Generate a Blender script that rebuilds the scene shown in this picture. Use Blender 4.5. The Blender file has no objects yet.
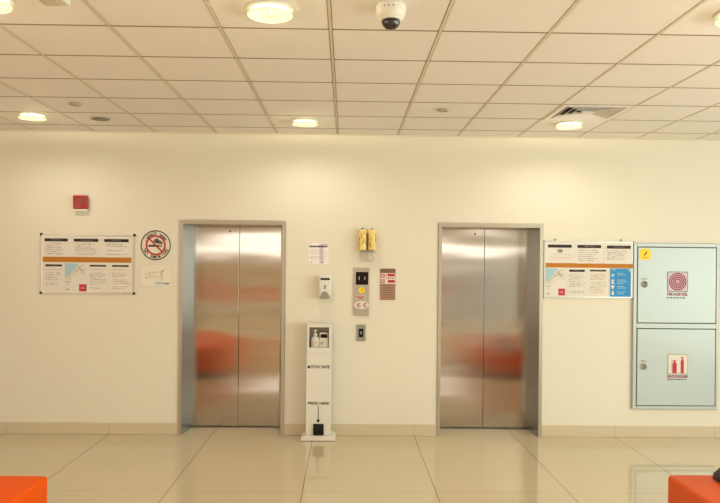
import bpy, bmesh, math, random
from mathutils import Vector, Matrix
random.seed(7)
sc = bpy.context.scene
col = sc.collection
PI = math.pi
H = 2.998                                   # ceiling height

# ------------------------------------------------------------------ camera
F, D, CH, YAW, ROLL, SY = 738.26, 7.3523, 1.7316, 0.0188, 0.0102, 10.3
fwd = Vector((math.sin(YAW), math.cos(YAW), 0))
rgt = Vector((math.cos(YAW), -math.sin(YAW), 0))
upv = rgt.cross(fwd)
R_ = math.cos(ROLL)*rgt + math.sin(ROLL)*upv
U_ = -math.sin(ROLL)*rgt + math.cos(ROLL)*upv
EYE = Vector((0, -D, CH))
cam = bpy.data.cameras.new('camera')
camo = bpy.data.objects.new('camera', cam)
col.objects.link(camo)
cam.sensor_width = 36; cam.sensor_fit = 'HORIZONTAL'
cam.lens = F/720*36; cam.shift_y = SY/720
cam.clip_start = .02
m = Matrix((R_, U_, -fwd)).transposed().to_4x4()
m.translation = EYE
camo.matrix_world = m
sc.camera = camo

def ray(px, py):
    return R_*((px-360)/F) - U_*((py-251.5-SY)/F) + fwd
def W(px, py, y=0.0):                       # measured point on a plane parallel to the lift wall
    d = ray(px, py); t = (y-EYE.y)/d.y
    p = EYE + d*t
    return p.x, p.z
def P(px, py, z):                           # measured point on a level plane
    d = ray(px, py); t = (z-EYE.z)/d.z
    return EYE + d*t

# ------------------------------------------------------------------ materials
def lin(c):
    return tuple((v/255/12.92 if v/255 <= .04045 else ((v/255+.055)/1.055)**2.4) for v in c)
def mat(name, rgb, rough=.5, metal=0., noise=0., nscale=8., emit=None, estr=0., bump=0., bscale=60., alpha=1., trans=0., coat=0., spec=.5):
    mt = bpy.data.materials.new(name); mt.use_nodes = True
    nt = mt.node_tree; b = nt.nodes['Principled BSDF']
    c = lin(rgb)
    b.inputs['Roughness'].default_value = rough
    b.inputs['Metallic'].default_value = metal
    b.inputs['Specular IOR Level'].default_value = spec
    b.inputs['Coat Weight'].default_value = coat
    b.inputs['Transmission Weight'].default_value = trans
    b.inputs['Alpha'].default_value = alpha
    tc = nt.nodes.new('ShaderNodeTexCoord')
    nz = nt.nodes.new('ShaderNodeTexNoise'); nz.inputs['Scale'].default_value = nscale; nz.inputs['Detail'].default_value = 3
    nt.links.new(tc.outputs['Object'], nz.inputs['Vector'])
    mx = nt.nodes.new('ShaderNodeMix'); mx.data_type = 'RGBA'
    k = max(noise, .01)
    mx.inputs[6].default_value = (*[v*(1-k) for v in c], 1)
    mx.inputs[7].default_value = (*[min(1, v*(1+k)) for v in c], 1)
    nt.links.new(nz.outputs['Fac'], mx.inputs[0])
    nt.links.new(mx.outputs[2], b.inputs['Base Color'])
    if bump:
        n2 = nt.nodes.new('ShaderNodeTexNoise'); n2.inputs['Scale'].default_value = bscale
        nt.links.new(tc.outputs['Object'], n2.inputs['Vector'])
        bp = nt.nodes.new('ShaderNodeBump'); bp.inputs['Strength'].default_value = bump; bp.inputs['Distance'].default_value = .002
        nt.links.new(n2.outputs['Fac'], bp.inputs['Height']); nt.links.new(bp.outputs['Normal'], b.inputs['Normal'])
    if emit:
        b.inputs['Emission Color'].default_value = (*lin(emit), 1); b.inputs['Emission Strength'].default_value = estr
    return mt

M = {}
M['wall'] = mat('wall_paint', (229, 221, 203), .55, noise=.012, nscale=1.2, bump=.12, bscale=180)
M['ceil'] = mat('ceiling_tile', (239, 233, 226), .9, noise=.02, nscale=3, bump=.2, bscale=260)
M['tbar'] = mat('ceiling_bar', (216, 204, 180), .7)
M['void'] = mat('ceiling_gap', (176, 156, 128), .95)
M['cover'] = mat('sprinkler_plate', (184, 168, 142), .6)
M['paper_w'] = mat('paper_white', (240, 236, 234), .6, noise=.01)
M['paper_e'] = mat('paper_plan', (234, 225, 208), .6, noise=.01)
M['seam'] = mat('ceiling_seam_shade', (146, 120, 88), .9)  # shadow gap between tile rows, painted as a dark strip
M['rear_lavender'] = mat('lavender_reflector', (178, 180, 204), .35)  # panel colour of the added rear door, mirrored lavender in the right lift
M['shell'] = mat('lobby_paint', (206, 190, 164), .7, noise=.02)
M['white'] = mat('white_plastic', (228, 224, 212), .4)
M['paper'] = mat('paper', (228, 220, 210), .7, noise=.015, nscale=20)
M['paper2'] = mat('paper_cream', (230, 221, 206), .7, noise=.015, nscale=20)
M['black'] = mat('black_plastic', (13, 12, 12), .5, spec=.3)
M['ink'] = mat('printed_black', (34, 24, 20), .6)
M['grey_ink'] = mat('printed_grey', (166, 156, 146), .7)
M['dark_ink'] = mat('printed_dark_grey', (110, 98, 88), .7)
M['pale_ink'] = mat('printed_pale', (205, 190, 172), .7)
M['red'] = mat('printed_red', (190, 38, 42), .6)
M['ring_red'] = mat('printed_dark_red', (152, 26, 48), .6)
M['crimson'] = mat('printed_crimson', (196, 26, 60), .6)
M['cork'] = mat('cork_strip', (190, 120, 38), .85, noise=.12, nscale=120)
M['blue'] = mat('printed_blue', (38, 140, 205), .6)
M['sea'] = mat('printed_sea', (166, 198, 208), .6)
M['sand'] = mat('printed_sand', (226, 214, 186), .6)
M['violet'] = mat('printed_violet', (206, 192, 206), .6)
M['alu'] = mat('aluminium', (196, 192, 182), .32, .85)
M['steel_warm_refl'] = mat('satin_warm_refl', (188, 180, 165), .36, .8)  # warm tint stands in for the beige wall reflected in the trim
M['chrome'] = mat('chrome', (226, 223, 216), .3, .7)
M['steel_plain'] = mat('satin_steel', (186, 180, 168), .35, .9)
M['grey'] = mat('grey_plastic', (150, 146, 134), .5)
M['cabinet'] = mat('cabinet_enamel', (174, 182, 179), .3, .15, noise=.015, nscale=2, coat=.1)
M['cabinet_edge'] = mat('cabinet_gap', (84, 90, 86), .7)
M['alarm'] = mat('alarm_red', (160, 16, 24), .35, coat=.3)
M['yellow'] = mat('yellow_label', (250, 212, 22), .5)
M['gold'] = mat('yellow_canister', (243, 213, 126), .3, coat=.4)
M['olive'] = mat('canister_print', (176, 128, 32), .5)
M['maroon'] = mat('sign_brown', (166, 128, 104), .5)
M['maroon_d'] = mat('sign_brown_dark', (126, 86, 68), .5)
M['orange'] = mat('orange_leatherette', (234, 88, 2), .6, spec=.12, noise=.03, nscale=30, bump=.15, bscale=350)
M['orange_r'] = mat('orange_leatherette_right', (218, 84, 14), .5, spec=.3, noise=.03, nscale=30, bump=.15, bscale=350)  # slightly duller orange for the right bench
M['bag'] = mat('black_bag_fabric', (52, 44, 46), .6, noise=.1, nscale=60, bump=.3, bscale=400)
M['screen'] = mat('display_black', (30, 16, 20), .5, spec=.15)
M['digit'] = mat('display_digit', (200, 190, 180), .4, emit=(240, 225, 200), estr=.3)
M['dome'] = mat('smoked_dome', (14, 13, 16), .08, coat=1)
M['lamp'] = mat('lamp_glow', (150, 146, 125), .5, emit=(255, 244, 180), estr=1.0)
M['glass_ring'] = mat('frosted_glass', (120, 116, 100), .35, emit=(255, 246, 190), estr=.92)
M['clear'] = mat('clear_plastic', (226, 214, 196), .15, alpha=.55)
M['bottle'] = mat('translucent_bottle', (214, 210, 200), .25)
M['stand'] = mat('stand_white', (226, 220, 208), .45)
M['niche'] = mat('niche_steel', (160, 152, 140), .4, .5)
M['plinth'] = mat('dark_plinth', (60, 48, 40), .6)

def floor_mat(name, rgb, rough, along=True, spec=.5):
    """polished porcelain slabs: fine dark joints every 1.0066 m across, offset rows"""
    mt = mat(name, rgb, rough, noise=.03, nscale=1.6, spec=spec)
    nt = mt.node_tree; b = nt.nodes['Principled BSDF']
    base = b.inputs['Base Color'].links[0].from_socket
    g = nt.nodes.new('ShaderNodeNewGeometry'); sx = nt.nodes.new('ShaderNodeSeparateXYZ')
    nt.links.new(g.outputs['Position'], sx.inputs[0])
    def line(out, off, per, wid):
        def mth(op, a, v=None):
            n = nt.nodes.new('ShaderNodeMath'); n.operation = op
            nt.links.new(a, n.inputs[0])
            if v is not None: n.inputs[1].default_value = v
            return n.outputs[0]
        s = mth('SUBTRACT', out, off-per*40); s = mth('MODULO', s, per)
        s = mth('SUBTRACT', s, per/2); s = mth('ABSOLUTE', s)
        return mth('GREATER_THAN', s, per/2-wid/2)
    lx = line(sx.outputs['X'], FC, FT, .006)
    fac = lx
    if along:
        ly = line(sx.outputs['Y'], -1.80, 2*FT, .006)
        n = nt.nodes.new('ShaderNodeMath'); n.operation = 'MULTIPLY'; nt.links.new(ly, n.inputs[0]); n.inputs[1].default_value = .45
        mxn = nt.nodes.new('ShaderNodeMath'); mxn.operation = 'MAXIMUM'; nt.links.new(lx, mxn.inputs[0]); nt.links.new(n.outputs[0], mxn.inputs[1])
        fac = mxn.outputs[0]
    mx = nt.nodes.new('ShaderNodeMix'); mx.data_type = 'RGBA'
    nt.links.new(fac, mx.inputs[0]); nt.links.new(base, mx.inputs[6])
    mx.inputs[7].default_value = (*lin((140, 108, 70) if along else (184, 164, 134)), 1)
    nt.links.new(mx.outputs[2], b.inputs['Base Color'])
    return mt
FC = P(413.5, 434.5, 0).x; FT = 1.0066
M['floor'] = floor_mat('polished_floor', (207, 191, 160), .055, spec=.55)
M['base'] = floor_mat('skirting_tile', (208, 192, 164), .35, along=False)

def brushed(name, rgb, rough, wave, aniso=.75):
    mt = bpy.data.materials.new(name); mt.use_nodes = True
    nt = mt.node_tree; b = nt.nodes['Principled BSDF']
    b.inputs['Metallic'].default_value = 1; b.inputs['Roughness'].default_value = rough
    tc = nt.nodes.new('ShaderNodeTexCoord')
    mp = nt.nodes.new('ShaderNodeMapping'); mp.inputs['Scale'].default_value = (90, 90, .8)
    nt.links.new(tc.outputs['Object'], mp.inputs[0])
    nz = nt.nodes.new('ShaderNodeTexNoise'); nz.inputs['Scale'].default_value = 1; nz.inputs['Detail'].default_value = 2
    nt.links.new(mp.outputs[0], nz.inputs['Vector'])
    mx = nt.nodes.new('ShaderNodeMix'); mx.data_type = 'RGBA'
    c = lin(rgb); mx.inputs[6].default_value = (*[v*.95 for v in c], 1); mx.inputs[7].default_value = (*[min(1, v*1.05) for v in c], 1)
    nt.links.new(nz.outputs['Fac'], mx.inputs[0]); nt.links.new(mx.outputs[2], b.inputs['Base Color'])
    b.inputs['Anisotropic'].default_value = aniso
    tg = nt.nodes.new('ShaderNodeTangent'); tg.direction_type = 'UV_MAP'; tg.uv_map = 'grain'
    nt.links.new(tg.outputs[0], b.inputs['Tangent'])
    b.inputs['Anisotropic Rotation'].default_value = 0
    mp2 = nt.nodes.new('ShaderNodeMapping'); mp2.inputs['Scale'].default_value = (1.1, .2, 3.6)
    g = nt.nodes.new('ShaderNodeNewGeometry')
    nt.links.new(g.outputs['Position'], mp2.inputs[0])
    n2 = nt.nodes.new('ShaderNodeTexNoise'); n2.inputs['Scale'].default_value = 1; n2.inputs['Detail'].default_value = .6
    nt.links.new(mp2.outputs[0], n2.inputs['Vector'])
    bp = nt.nodes.new('ShaderNodeBump'); bp.inputs['Strength'].default_value = 1; bp.inputs['Distance'].default_value = wave
    nt.links.new(n2.outputs['Fac'], bp.inputs['Height']); nt.links.new(bp.outputs['Normal'], b.inputs['Normal'])
    return mt
M['steel'] = brushed('brushed_steel', (192, 182, 168), .14, .004, .88)
M['steel_cool_lit'] = brushed('brushed_steel_cool_lit', (160, 166, 170), .3, .002, .5)  # cool tint stands in for daylight on the reveals

# ------------------------------------------------------------------ mesh builder
class MB:
    def __init__(s):
        s.v, s.f, s.m, s.mats, s.sm = [], [], [], [], []
    def mi(s, m):
        m = M[m]
        if m not in s.mats: s.mats.append(m)
        return s.mats.index(m)
    def add(s, vs, fs, m, smooth=False):
        o = len(s.v); s.v += [tuple(v) for v in vs]; i = s.mi(m)
        for f in fs: s.f.append([o+k for k in f]); s.m.append(i); s.sm.append(smooth)
    def box(s, x0, x1, y0, y1, z0, z1, m):
        vs = [(x, y, z) for z in (z0, z1) for y in (y0, y1) for x in (x0, x1)]
        s.add(vs, [(0, 2, 3, 1), (4, 5, 7, 6), (0, 1, 5, 4), (2, 6, 7, 3), (0, 4, 6, 2), (1, 3, 7, 5)], m)
    def rbox(s, x0, x1, y0, y1, z0, z1, m, r=.02, seg=3, smooth=True):
        bm = bmesh.new()
        bmesh.ops.create_cube(bm, size=1)
        for v in bm.verts:
            v.co = Vector(((x0+x1)/2+v.co.x*(x1-x0), (y0+y1)/2+v.co.y*(y1-y0), (z0+z1)/2+v.co.z*(z1-z0)))
        bmesh.ops.bevel(bm, geom=bm.edges[:], offset=r, segments=seg, affect='EDGES', profile=.5)
        bm.verts.index_update()
        s.add([v.co[:] for v in bm.verts], [[v.index for v in f.verts] for f in bm.faces], m, smooth); bm.free()
    def rect(s, x0, x1, z0, z1, y, m):
        s.add([(x0, y, z0), (x1, y, z0), (x1, y, z1), (x0, y, z1)], [(0, 1, 2, 3)], m)
    def poly(s, pts, y, m):                  # list of (x, z), anticlockwise seen from the lobby
        s.add([(x, y, z) for x, z in pts], [list(range(len(pts)))], m)
    def prism(s, pts, y0, y1, m):            # y0 is nearer the lobby
        n = len(pts)
        s.add([(x, y0, z) for x, z in pts]+[(x, y1, z) for x, z in pts],
              [list(range(n)), list(range(2*n-1, n-1, -1))]+[(i, n+i, n+(i+1) % n, (i+1) % n) for i in range(n)], m)
    def ring(s, cx, cz, r0, r1, y, m, n=40, a0=0, a1=2*PI):
        vs, fs = [], []
        for i in range(n+1):
            a = a0+(a1-a0)*i/n
            vs += [(cx+r0*math.cos(a), y, cz+r0*math.sin(a)), (cx+r1*math.cos(a), y, cz+r1*math.sin(a))]
        for i in range(n): fs.append((2*i, 2*i+1, 2*i+3, 2*i+2))
        s.add(vs, fs, m)
    def disc(s, cx, cz, r, y, m, n=36, rz=None):
        s.poly([(cx+r*math.cos(2*PI*i/n), cz+(rz or r)*math.sin(2*PI*i/n)) for i in range(n)], y, m)
    def lathe(s, prof, c, m, axis='z', n=28, smooth=True):   # prof: (radius, along)
        vs, fs = [], []
        for r, h in prof:
            for i in range(n):
                a = 2*PI*i/n
                p = (r*math.cos(a), r*math.sin(a), h) if axis == 'z' else (r*math.cos(a), h, r*math.sin(a))
                vs.append((c[0]+p[0], c[1]+p[1], c[2]+p[2]))
        for k in range(len(prof)-1):
            for i in range(n):
                j = (i+1) % n
                fs.append((k*n+i, k*n+j, (k+1)*n+j, (k+1)*n+i))
        s.add(vs, fs, m, smooth)
    def tube(s, pts, r, m, n=8, flat=1.):
        pts = [Vector(p) for p in pts]; vs, fs = [], []
        for k, p in enumerate(pts):
            t = (pts[min(k+1, len(pts)-1)]-pts[max(k-1, 0)]).normalized()
            u = t.cross(Vector((0, 1, 0)))
            if u.length < .01: u = t.cross(Vector((1, 0, 0)))
            u.normalize(); w = t.cross(u)
            for i in range(n):
                a = 2*PI*i/n; vs.append((p+u*r*math.cos(a)+w*r*flat*math.sin(a))[:])
        for k in range(len(pts)-1):
            for i in range(n):
                j = (i+1) % n; fs.append((k*n+i, k*n+j, (k+1)*n+j, (k+1)*n+i))
        fs += [list(range(n))[::-1], list(range((len(pts)-1)*n, len(pts)*n))]
        s.add(vs, fs, m, True)
    def text(s, body, cx, cz, y, size, m, ang=0., width=None, bold=0.):
        cu = bpy.data.curves.new('t', 'FONT'); cu.body = body; cu.size = 1; cu.align_x = 'CENTER'; cu.align_y = 'CENTER'
        cu.resolution_u = 3; cu.offset = bold
        ob = bpy.data.objects.new('t', cu); col.objects.link(ob)
        dg = bpy.context.evaluated_depsgraph_get(); dg.update()
        me = bpy.data.meshes.new_from_object(ob.evaluated_get(dg))
        vs = [v.co.copy() for v in me.vertices]; fs = [list(p.vertices) for p in me.polygons]
        bpy.data.objects.remove(ob); bpy.data.curves.remove(cu); bpy.data.meshes.remove(me)
        if not vs: return
        kx = size
        if width:
            kx = width/max(1e-6, max(v.x for v in vs)-min(v.x for v in vs))
        ca, sa = math.cos(ang), math.sin(ang)
        out = [(cx+v.x*kx*ca-v.y*size*sa, y, cz+v.x*kx*sa+v.y*size*ca) for v in vs]
        s.add(out, fs, m)
    def build(s, name, parent=None, org=(0, 0, 0), grain=False, fix=True, bevel=0.):
        me = bpy.data.meshes.new(name)
        o = Vector(org)
        me.from_pydata([(Vector(v)-o)[:] for v in s.v], [], s.f)
        for mt in s.mats: me.materials.append(mt)
        for p, i, q in zip(me.polygons, s.m, s.sm): p.material_index = i; p.use_smooth = q
        if fix:
            bm = bmesh.new(); bm.from_mesh(me)
            # only closed shells get their normals recomputed
            closed = [f for f in bm.faces if all(len(e.link_faces) == 2 for e in f.edges)]
            if closed: bmesh.ops.recalc_face_normals(bm, faces=closed)
            bm.to_mesh(me); bm.free()
        if grain:
            uv = me.uv_layers.new(name='grain')
            for lp in me.loops:
                c = me.vertices[lp.vertex_index].co; uv.data[lp.index].uv = (c.x+c.y, c.z)
        me.update()
        ob = bpy.data.objects.new(name, me); col.objects.link(ob)
        if bevel:
            md = ob.modifiers.new('edge', 'BEVEL'); md.width = bevel; md.segments = 2; md.limit_method = 'ANGLE'
        if parent is not None: ob.parent = parent
        else: ob.location = o
        return ob

def tag(o, label, cat, group=None, kind=None):
    o['label'] = label; o['category'] = cat
    if group: o['group'] = group
    if kind: o['kind'] = kind
    return o
def thing(name, label, cat, loc, group=None):
    o = bpy.data.objects.new(name, None); col.objects.link(o); o.location = loc
    o.empty_display_size = .05
    return tag(o, label, cat, group)
def struct(o, label, cat):
    o['kind'] = 'structure'; o['label'] = label; o['category'] = cat
    return o
def dup(root, loc, label=None, group=None):
    r = root.copy(); col.objects.link(r); r.location = loc
    if label: r['label'] = label
    if group: r['group'] = group
    for ch in list(root.children):
        c = ch.copy(); col.objects.link(c); c.parent = r
        for g in list(ch.children):
            d = g.copy(); col.objects.link(d); d.parent = c
    return r

# ------------------------------------------------------------------ the room
XL, XR, YB = -6.0, 6.0, -15.0
LIFT_H = (W(179, 220.3)[1]+W(543, 225)[1])/2
LX = [(W(178.2, 433)[0]+W(283.9, 433.5)[0])/2-.003, (W(437, 432)[0]+W(541.7, 433)[0])/2-.005]
HWD = .526
WT = .14
b = MB()
xs = [XL, LX[0]-HWD, LX[0]+HWD, LX[1]-HWD, LX[1]+HWD, XR]
for i in range(5):
    z0 = LIFT_H if i in (1, 3) else 0
    b.box(xs[i], xs[i+1], 0, WT, z0, H, 'wall')
struct(b.build('wall_front'), 'cream painted wall around the two lifts', 'wall')
b = MB(); b.box(XL-.1, XL, YB, WT, 0, H, 'shell'); struct(b.build('wall_left'), 'plain painted side wall on the left of the lobby', 'wall')
b = MB(); b.box(XR, XR+.1, YB, WT, 0, H, 'shell'); struct(b.build('wall_right'), 'plain painted side wall on the right of the lobby', 'wall')
# far wall behind the viewer, with a high strip window
WZ0, WZ1, WX0, WX1 = 2.0, 2.4, -5.2, 5.4
b = MB()
b.box(XL, XR, YB-.1, YB, 0, WZ0, 'shell'); b.box(XL, XR, YB-.1, YB, WZ1, H, 'shell')
b.box(XL, WX0, YB-.1, YB, WZ0, WZ1, 'shell'); b.box(WX1, XR, YB-.1, YB, WZ0, WZ1, 'shell')
b.box(XL, XR, YB, YB+.03, .12, .66, 'white')  # pale dado added for the bright band mirrored in the lift doors
struct(b.build('wall_rear'), 'rear lobby wall with a high strip window', 'wall')
b = MB()
for i in range(7):
    x = WX0+(WX1-WX0)*i/6
    b.box(x-.02, x+.02, YB-.08, YB-.02, WZ0, WZ1, 'alu')
b.box(WX0, WX1, YB-.08, YB-.02, WZ0, WZ0+.03, 'alu'); b.box(WX0, WX1, YB-.08, YB-.02, WZ1-.03, WZ1, 'alu')
struct(b.build('window_1'), 'high strip window frame in the rear wall', 'window')
b = MB(); b.box(XL-.1, XR+.1, YB-.1, .5, -.06, 0, 'floor'); struct(b.build('floor'), 'polished beige slab floor with thin dark joints', 'floor')

b = MB(); b.box(XL, 2.85, YB+.001, YB+.05, .70, .92, 'orange'); struct(b.build('added_trim_2'), 'added orange rail on the unseen rear wall, mirrored in the lifts', 'trim')  # rail added to put an orange band into the door reflections
b = MB()  # unseen double door, added to tint the right lift's reflection lavender
for i in range(2):
    xa = 2.95+i*1.25; b.box(xa+.05, xa+1.2, YB+.04, YB+.06, .1, 1.85, 'rear_lavender')
    for q in ((xa, xa+.05, .0, 1.9), (xa+1.2, xa+1.25, .0, 1.9), (xa+.05, xa+1.2, 1.85, 1.9), (xa+.05, xa+1.2, .0, .1)): b.box(q[0], q[1], YB+.031, YB+.07, q[2], q[3], 'alu')
struct(b.build('added_door_1'), 'added unseen double door that tints the right lift reflection', 'door')

# ceiling: lay-in tiles, bars running to the wall, dark strips across painted as shadow gaps
CC = P(337, 134.3, H).x+.006; CA = .324; CT = .6967/1.0
CT = .6                                      # tile pitch
holes = []
VENT = (3, 1)                                # column, row of the tile with the air vent
b = MB(); g = MB()
k0, k1 = int((XL-CC)/CT)-1, int((XR-CC)/CT)+1
for k in range(k0, k1+1):
    xa, xb = max(XL, CC+CT*k+.0105), min(XR, CC+CT*(k+1)-.0105)
    if xb-xa < .02: continue
    for j in range(-1, 26):
        yb_, ya_ = -(CA+CT*j)-.0035, -(CA+CT*(j+1))+.0035
        yb_, ya_ = min(yb_, 0), max(ya_, YB)
        if yb_-ya_ < .02 or (k, j) == VENT: continue
        b.box(xa, xb, ya_, yb_, H, H+.02, 'ceil')
b.box(XL, XR, YB, 0, H+.03, H+.06, 'void')
struct(b.build('ceiling', bevel=.003), 'suspended ceiling of square cream tiles', 'ceiling')
for k in range(k0, k1+2):
    x = CC+CT*k
    if XL < x < XR: g.box(x-.0078, x+.0078, YB, 0, H-.002, H+.018, 'tbar')
g.box(XL, XR, -.012, 0, H-.012, H+.02, 'tbar')
for j in range(0, 25):
    g.box(XL, XR, -(CA+CT*j)-.008, -(CA+CT*j)+.008, H-.0012, H+.004, 'seam')
struct(g.build('trim_1'), 'ceiling grid bars, wall angle and painted shadow strips', 'trim')

# skirting tile
BH = W(400, 424.3)[1]
for nm, x0, x1 in (('baseboard_left', XL, xs[1]), ('baseboard_middle', xs[2], xs[3]), ('baseboard_right', xs[4], XR)):
    b = MB(); b.box(x0, x1, -.010, 0, .001, BH, 'base')
    struct(b.build(nm, bevel=.002), 'low tiled skirting along the lift wall', 'baseboard')

# ------------------------------------------------------------------ elevators
DEP = .335
def make_lift(label):
    t = thing('elevator', label, 'elevator', (0, 0, 0), 'elevators in the lobby wall')
    h = LIFT_H-.002; w = HWD-.002; fr = .033; sp = .048; hd = .032
    b = MB()
    for s in (-1, 1):
        # architrave + splayed reveal as one folded jamb profile
        pr = [(w, -.012), (w-fr, -.012), (w-fr-sp, DEP+.03), (w, DEP+.03)]
        vs = [(s*x, y, 0.002) for x, y in pr]+[(s*x, y, h) for x, y in pr]
        fs = [(0, 1, 5, 4), (1, 2, 6, 5), (2, 3, 7, 6), (3, 0, 4, 7), (0, 3, 2, 1), (4, 5, 6, 7)]
        b.add(vs, fs[1:], 'steel_cool_lit'); b.add(vs, fs[:1], 'steel_warm_refl')
    b.box(-w+fr*.3, w-fr*.3, -.010, DEP+.03, h-hd, h-.001, 'steel_warm_refl')
    fo = b.build('frame', t, grain=True, bevel=.002)
    b = MB(); b.box(-w-.002, w+.002, -.02, -.0005, h-.014, h+.012, 'steel_warm_refl')
    b.build('header', t, grain=True, bevel=.002)
    dw = w-fr-sp+.026; dh = h-hd+.004
    for s in (-1, 1):
        b = MB()
        x0, x1 = (-dw, -.003) if s < 0 else (.003, dw)
        b.rbox(x0, x1, DEP, DEP+.025, .012, dh, 'steel', r=.0012, seg=2, smooth=False)
        d = b.build('door_panel', t, grain=True)
        if s < 0:
            b = MB(); b.lathe([(0, DEP-.004), (.008, DEP-.004), (.009, DEP+.001)], (-.1, 0, dh-.055), 'black', axis='y', n=14)
            b.build('key_hole', d)
    b = MB(); b.box(-dw, dw, DEP+.026, DEP+.04, .004, dh, 'plinth'); b.build('shaft_lining', t)
    b = MB(); b.box(-dw, dw, DEP-.035, DEP+.026, .0015, .008, 'steel_plain')
    for i in range(3): b.box(-dw, dw, DEP-.028+i*.02, DEP-.022+i*.02, .008, .009, 'plinth')
    b.build('sill', t)
    return t
lift = make_lift('closed stainless steel lift on the left, between the no smoking sign and sanitizer stand')
lift.location = (LX[0], 0, 0)
dup(lift, (LX[1], 0, 0), 'closed stainless steel lift on the right, beside the board with a blue sheet')

for ch in lift.children:                     # the left pair of leaves meets a little off the centre
    if ch.name.startswith('door_panel'): ch.location.x += .02

# ------------------------------------------------------------------ notice boards and papers
def wrect(px0, py0, px1, py1, y=-.012):
    x0, z1 = W(px0, py0, y); x1, z0 = W(px1, py1, y)
    return x0, x1, z0, z1

def make_board(label, corners, strip, cap_mat, thick, hooks):
    (x0, z1), (x1, z0) = W(*corners[0]), W(*corners[1])
    t = thing('notice_board', label, 'notice board', ((x0+x1)/2, 0, z0), 'notice boards beside the lifts')
    o = (t.location.x, 0, z0)
    b = MB(); b.box(x0+.006, x1-.006, -.0135, 0, z0+.006, z1-.006, 'paper2')
    b.build('back_panel', t, o)
    b = MB(); (sx0, sz1), (sx1, sz0) = W(*strip[0]), W(*strip[1])
    b.box(sx0, sx1, -.0143, -.0136, sz0, sz1, 'cork'); b.build('cork_strip', t, o)
    b = MB(); q = thick
    b.box(x0, x0+q, -.0142, 0, z0, z1, 'alu'); b.box(x1-q, x1, -.0142, 0, z0, z1, 'alu')
    b.box(x0+q, x1-q, -.0142, 0, z0, z0+q, 'alu'); b.box(x0+q, x1-q, -.0142, 0, z1-q, z1, 'alu')
    b.build('frame', t, o, bevel=.002)
    for x in (x0, x1):
        for z in (z0, z1):
            b = MB(); s = .013 if cap_mat == 'black' else .007
            b.rbox(x-s if x == x0 else x-s, x+s, -.0143, 0, z-s, z+s, cap_mat, r=.005, seg=2)
            b.build('corner_cap', t, o)
    for hx, hy in hooks:
        x, z = W(hx, hy); b = MB()
        b.tube([(x, -.007, z1-.004), (x, -.007, z+.004)], .004, 'grey')
        b.lathe([(0, -.014), (.008, -.014), (.008, -.003), (0, -.003)], (x, 0, z), 'grey', axis='y', n=10)
        b.build('hook', t, o)
    return t
make_board('aluminium notice board with black corners, left of the left lift', ((41.8, 234.3), (134, 293.4)), ((43.2, 256.6), (131.8, 262.8)), 'black', .016, [])
make_board('aluminium notice board with grey corners, right of the right lift', ((543.8, 240.8), (632.4, 298.3)), ((545.2, 262.8), (632, 268.2)), 'grey', .016, [(555, 239.2), (620.7, 240)])

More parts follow.
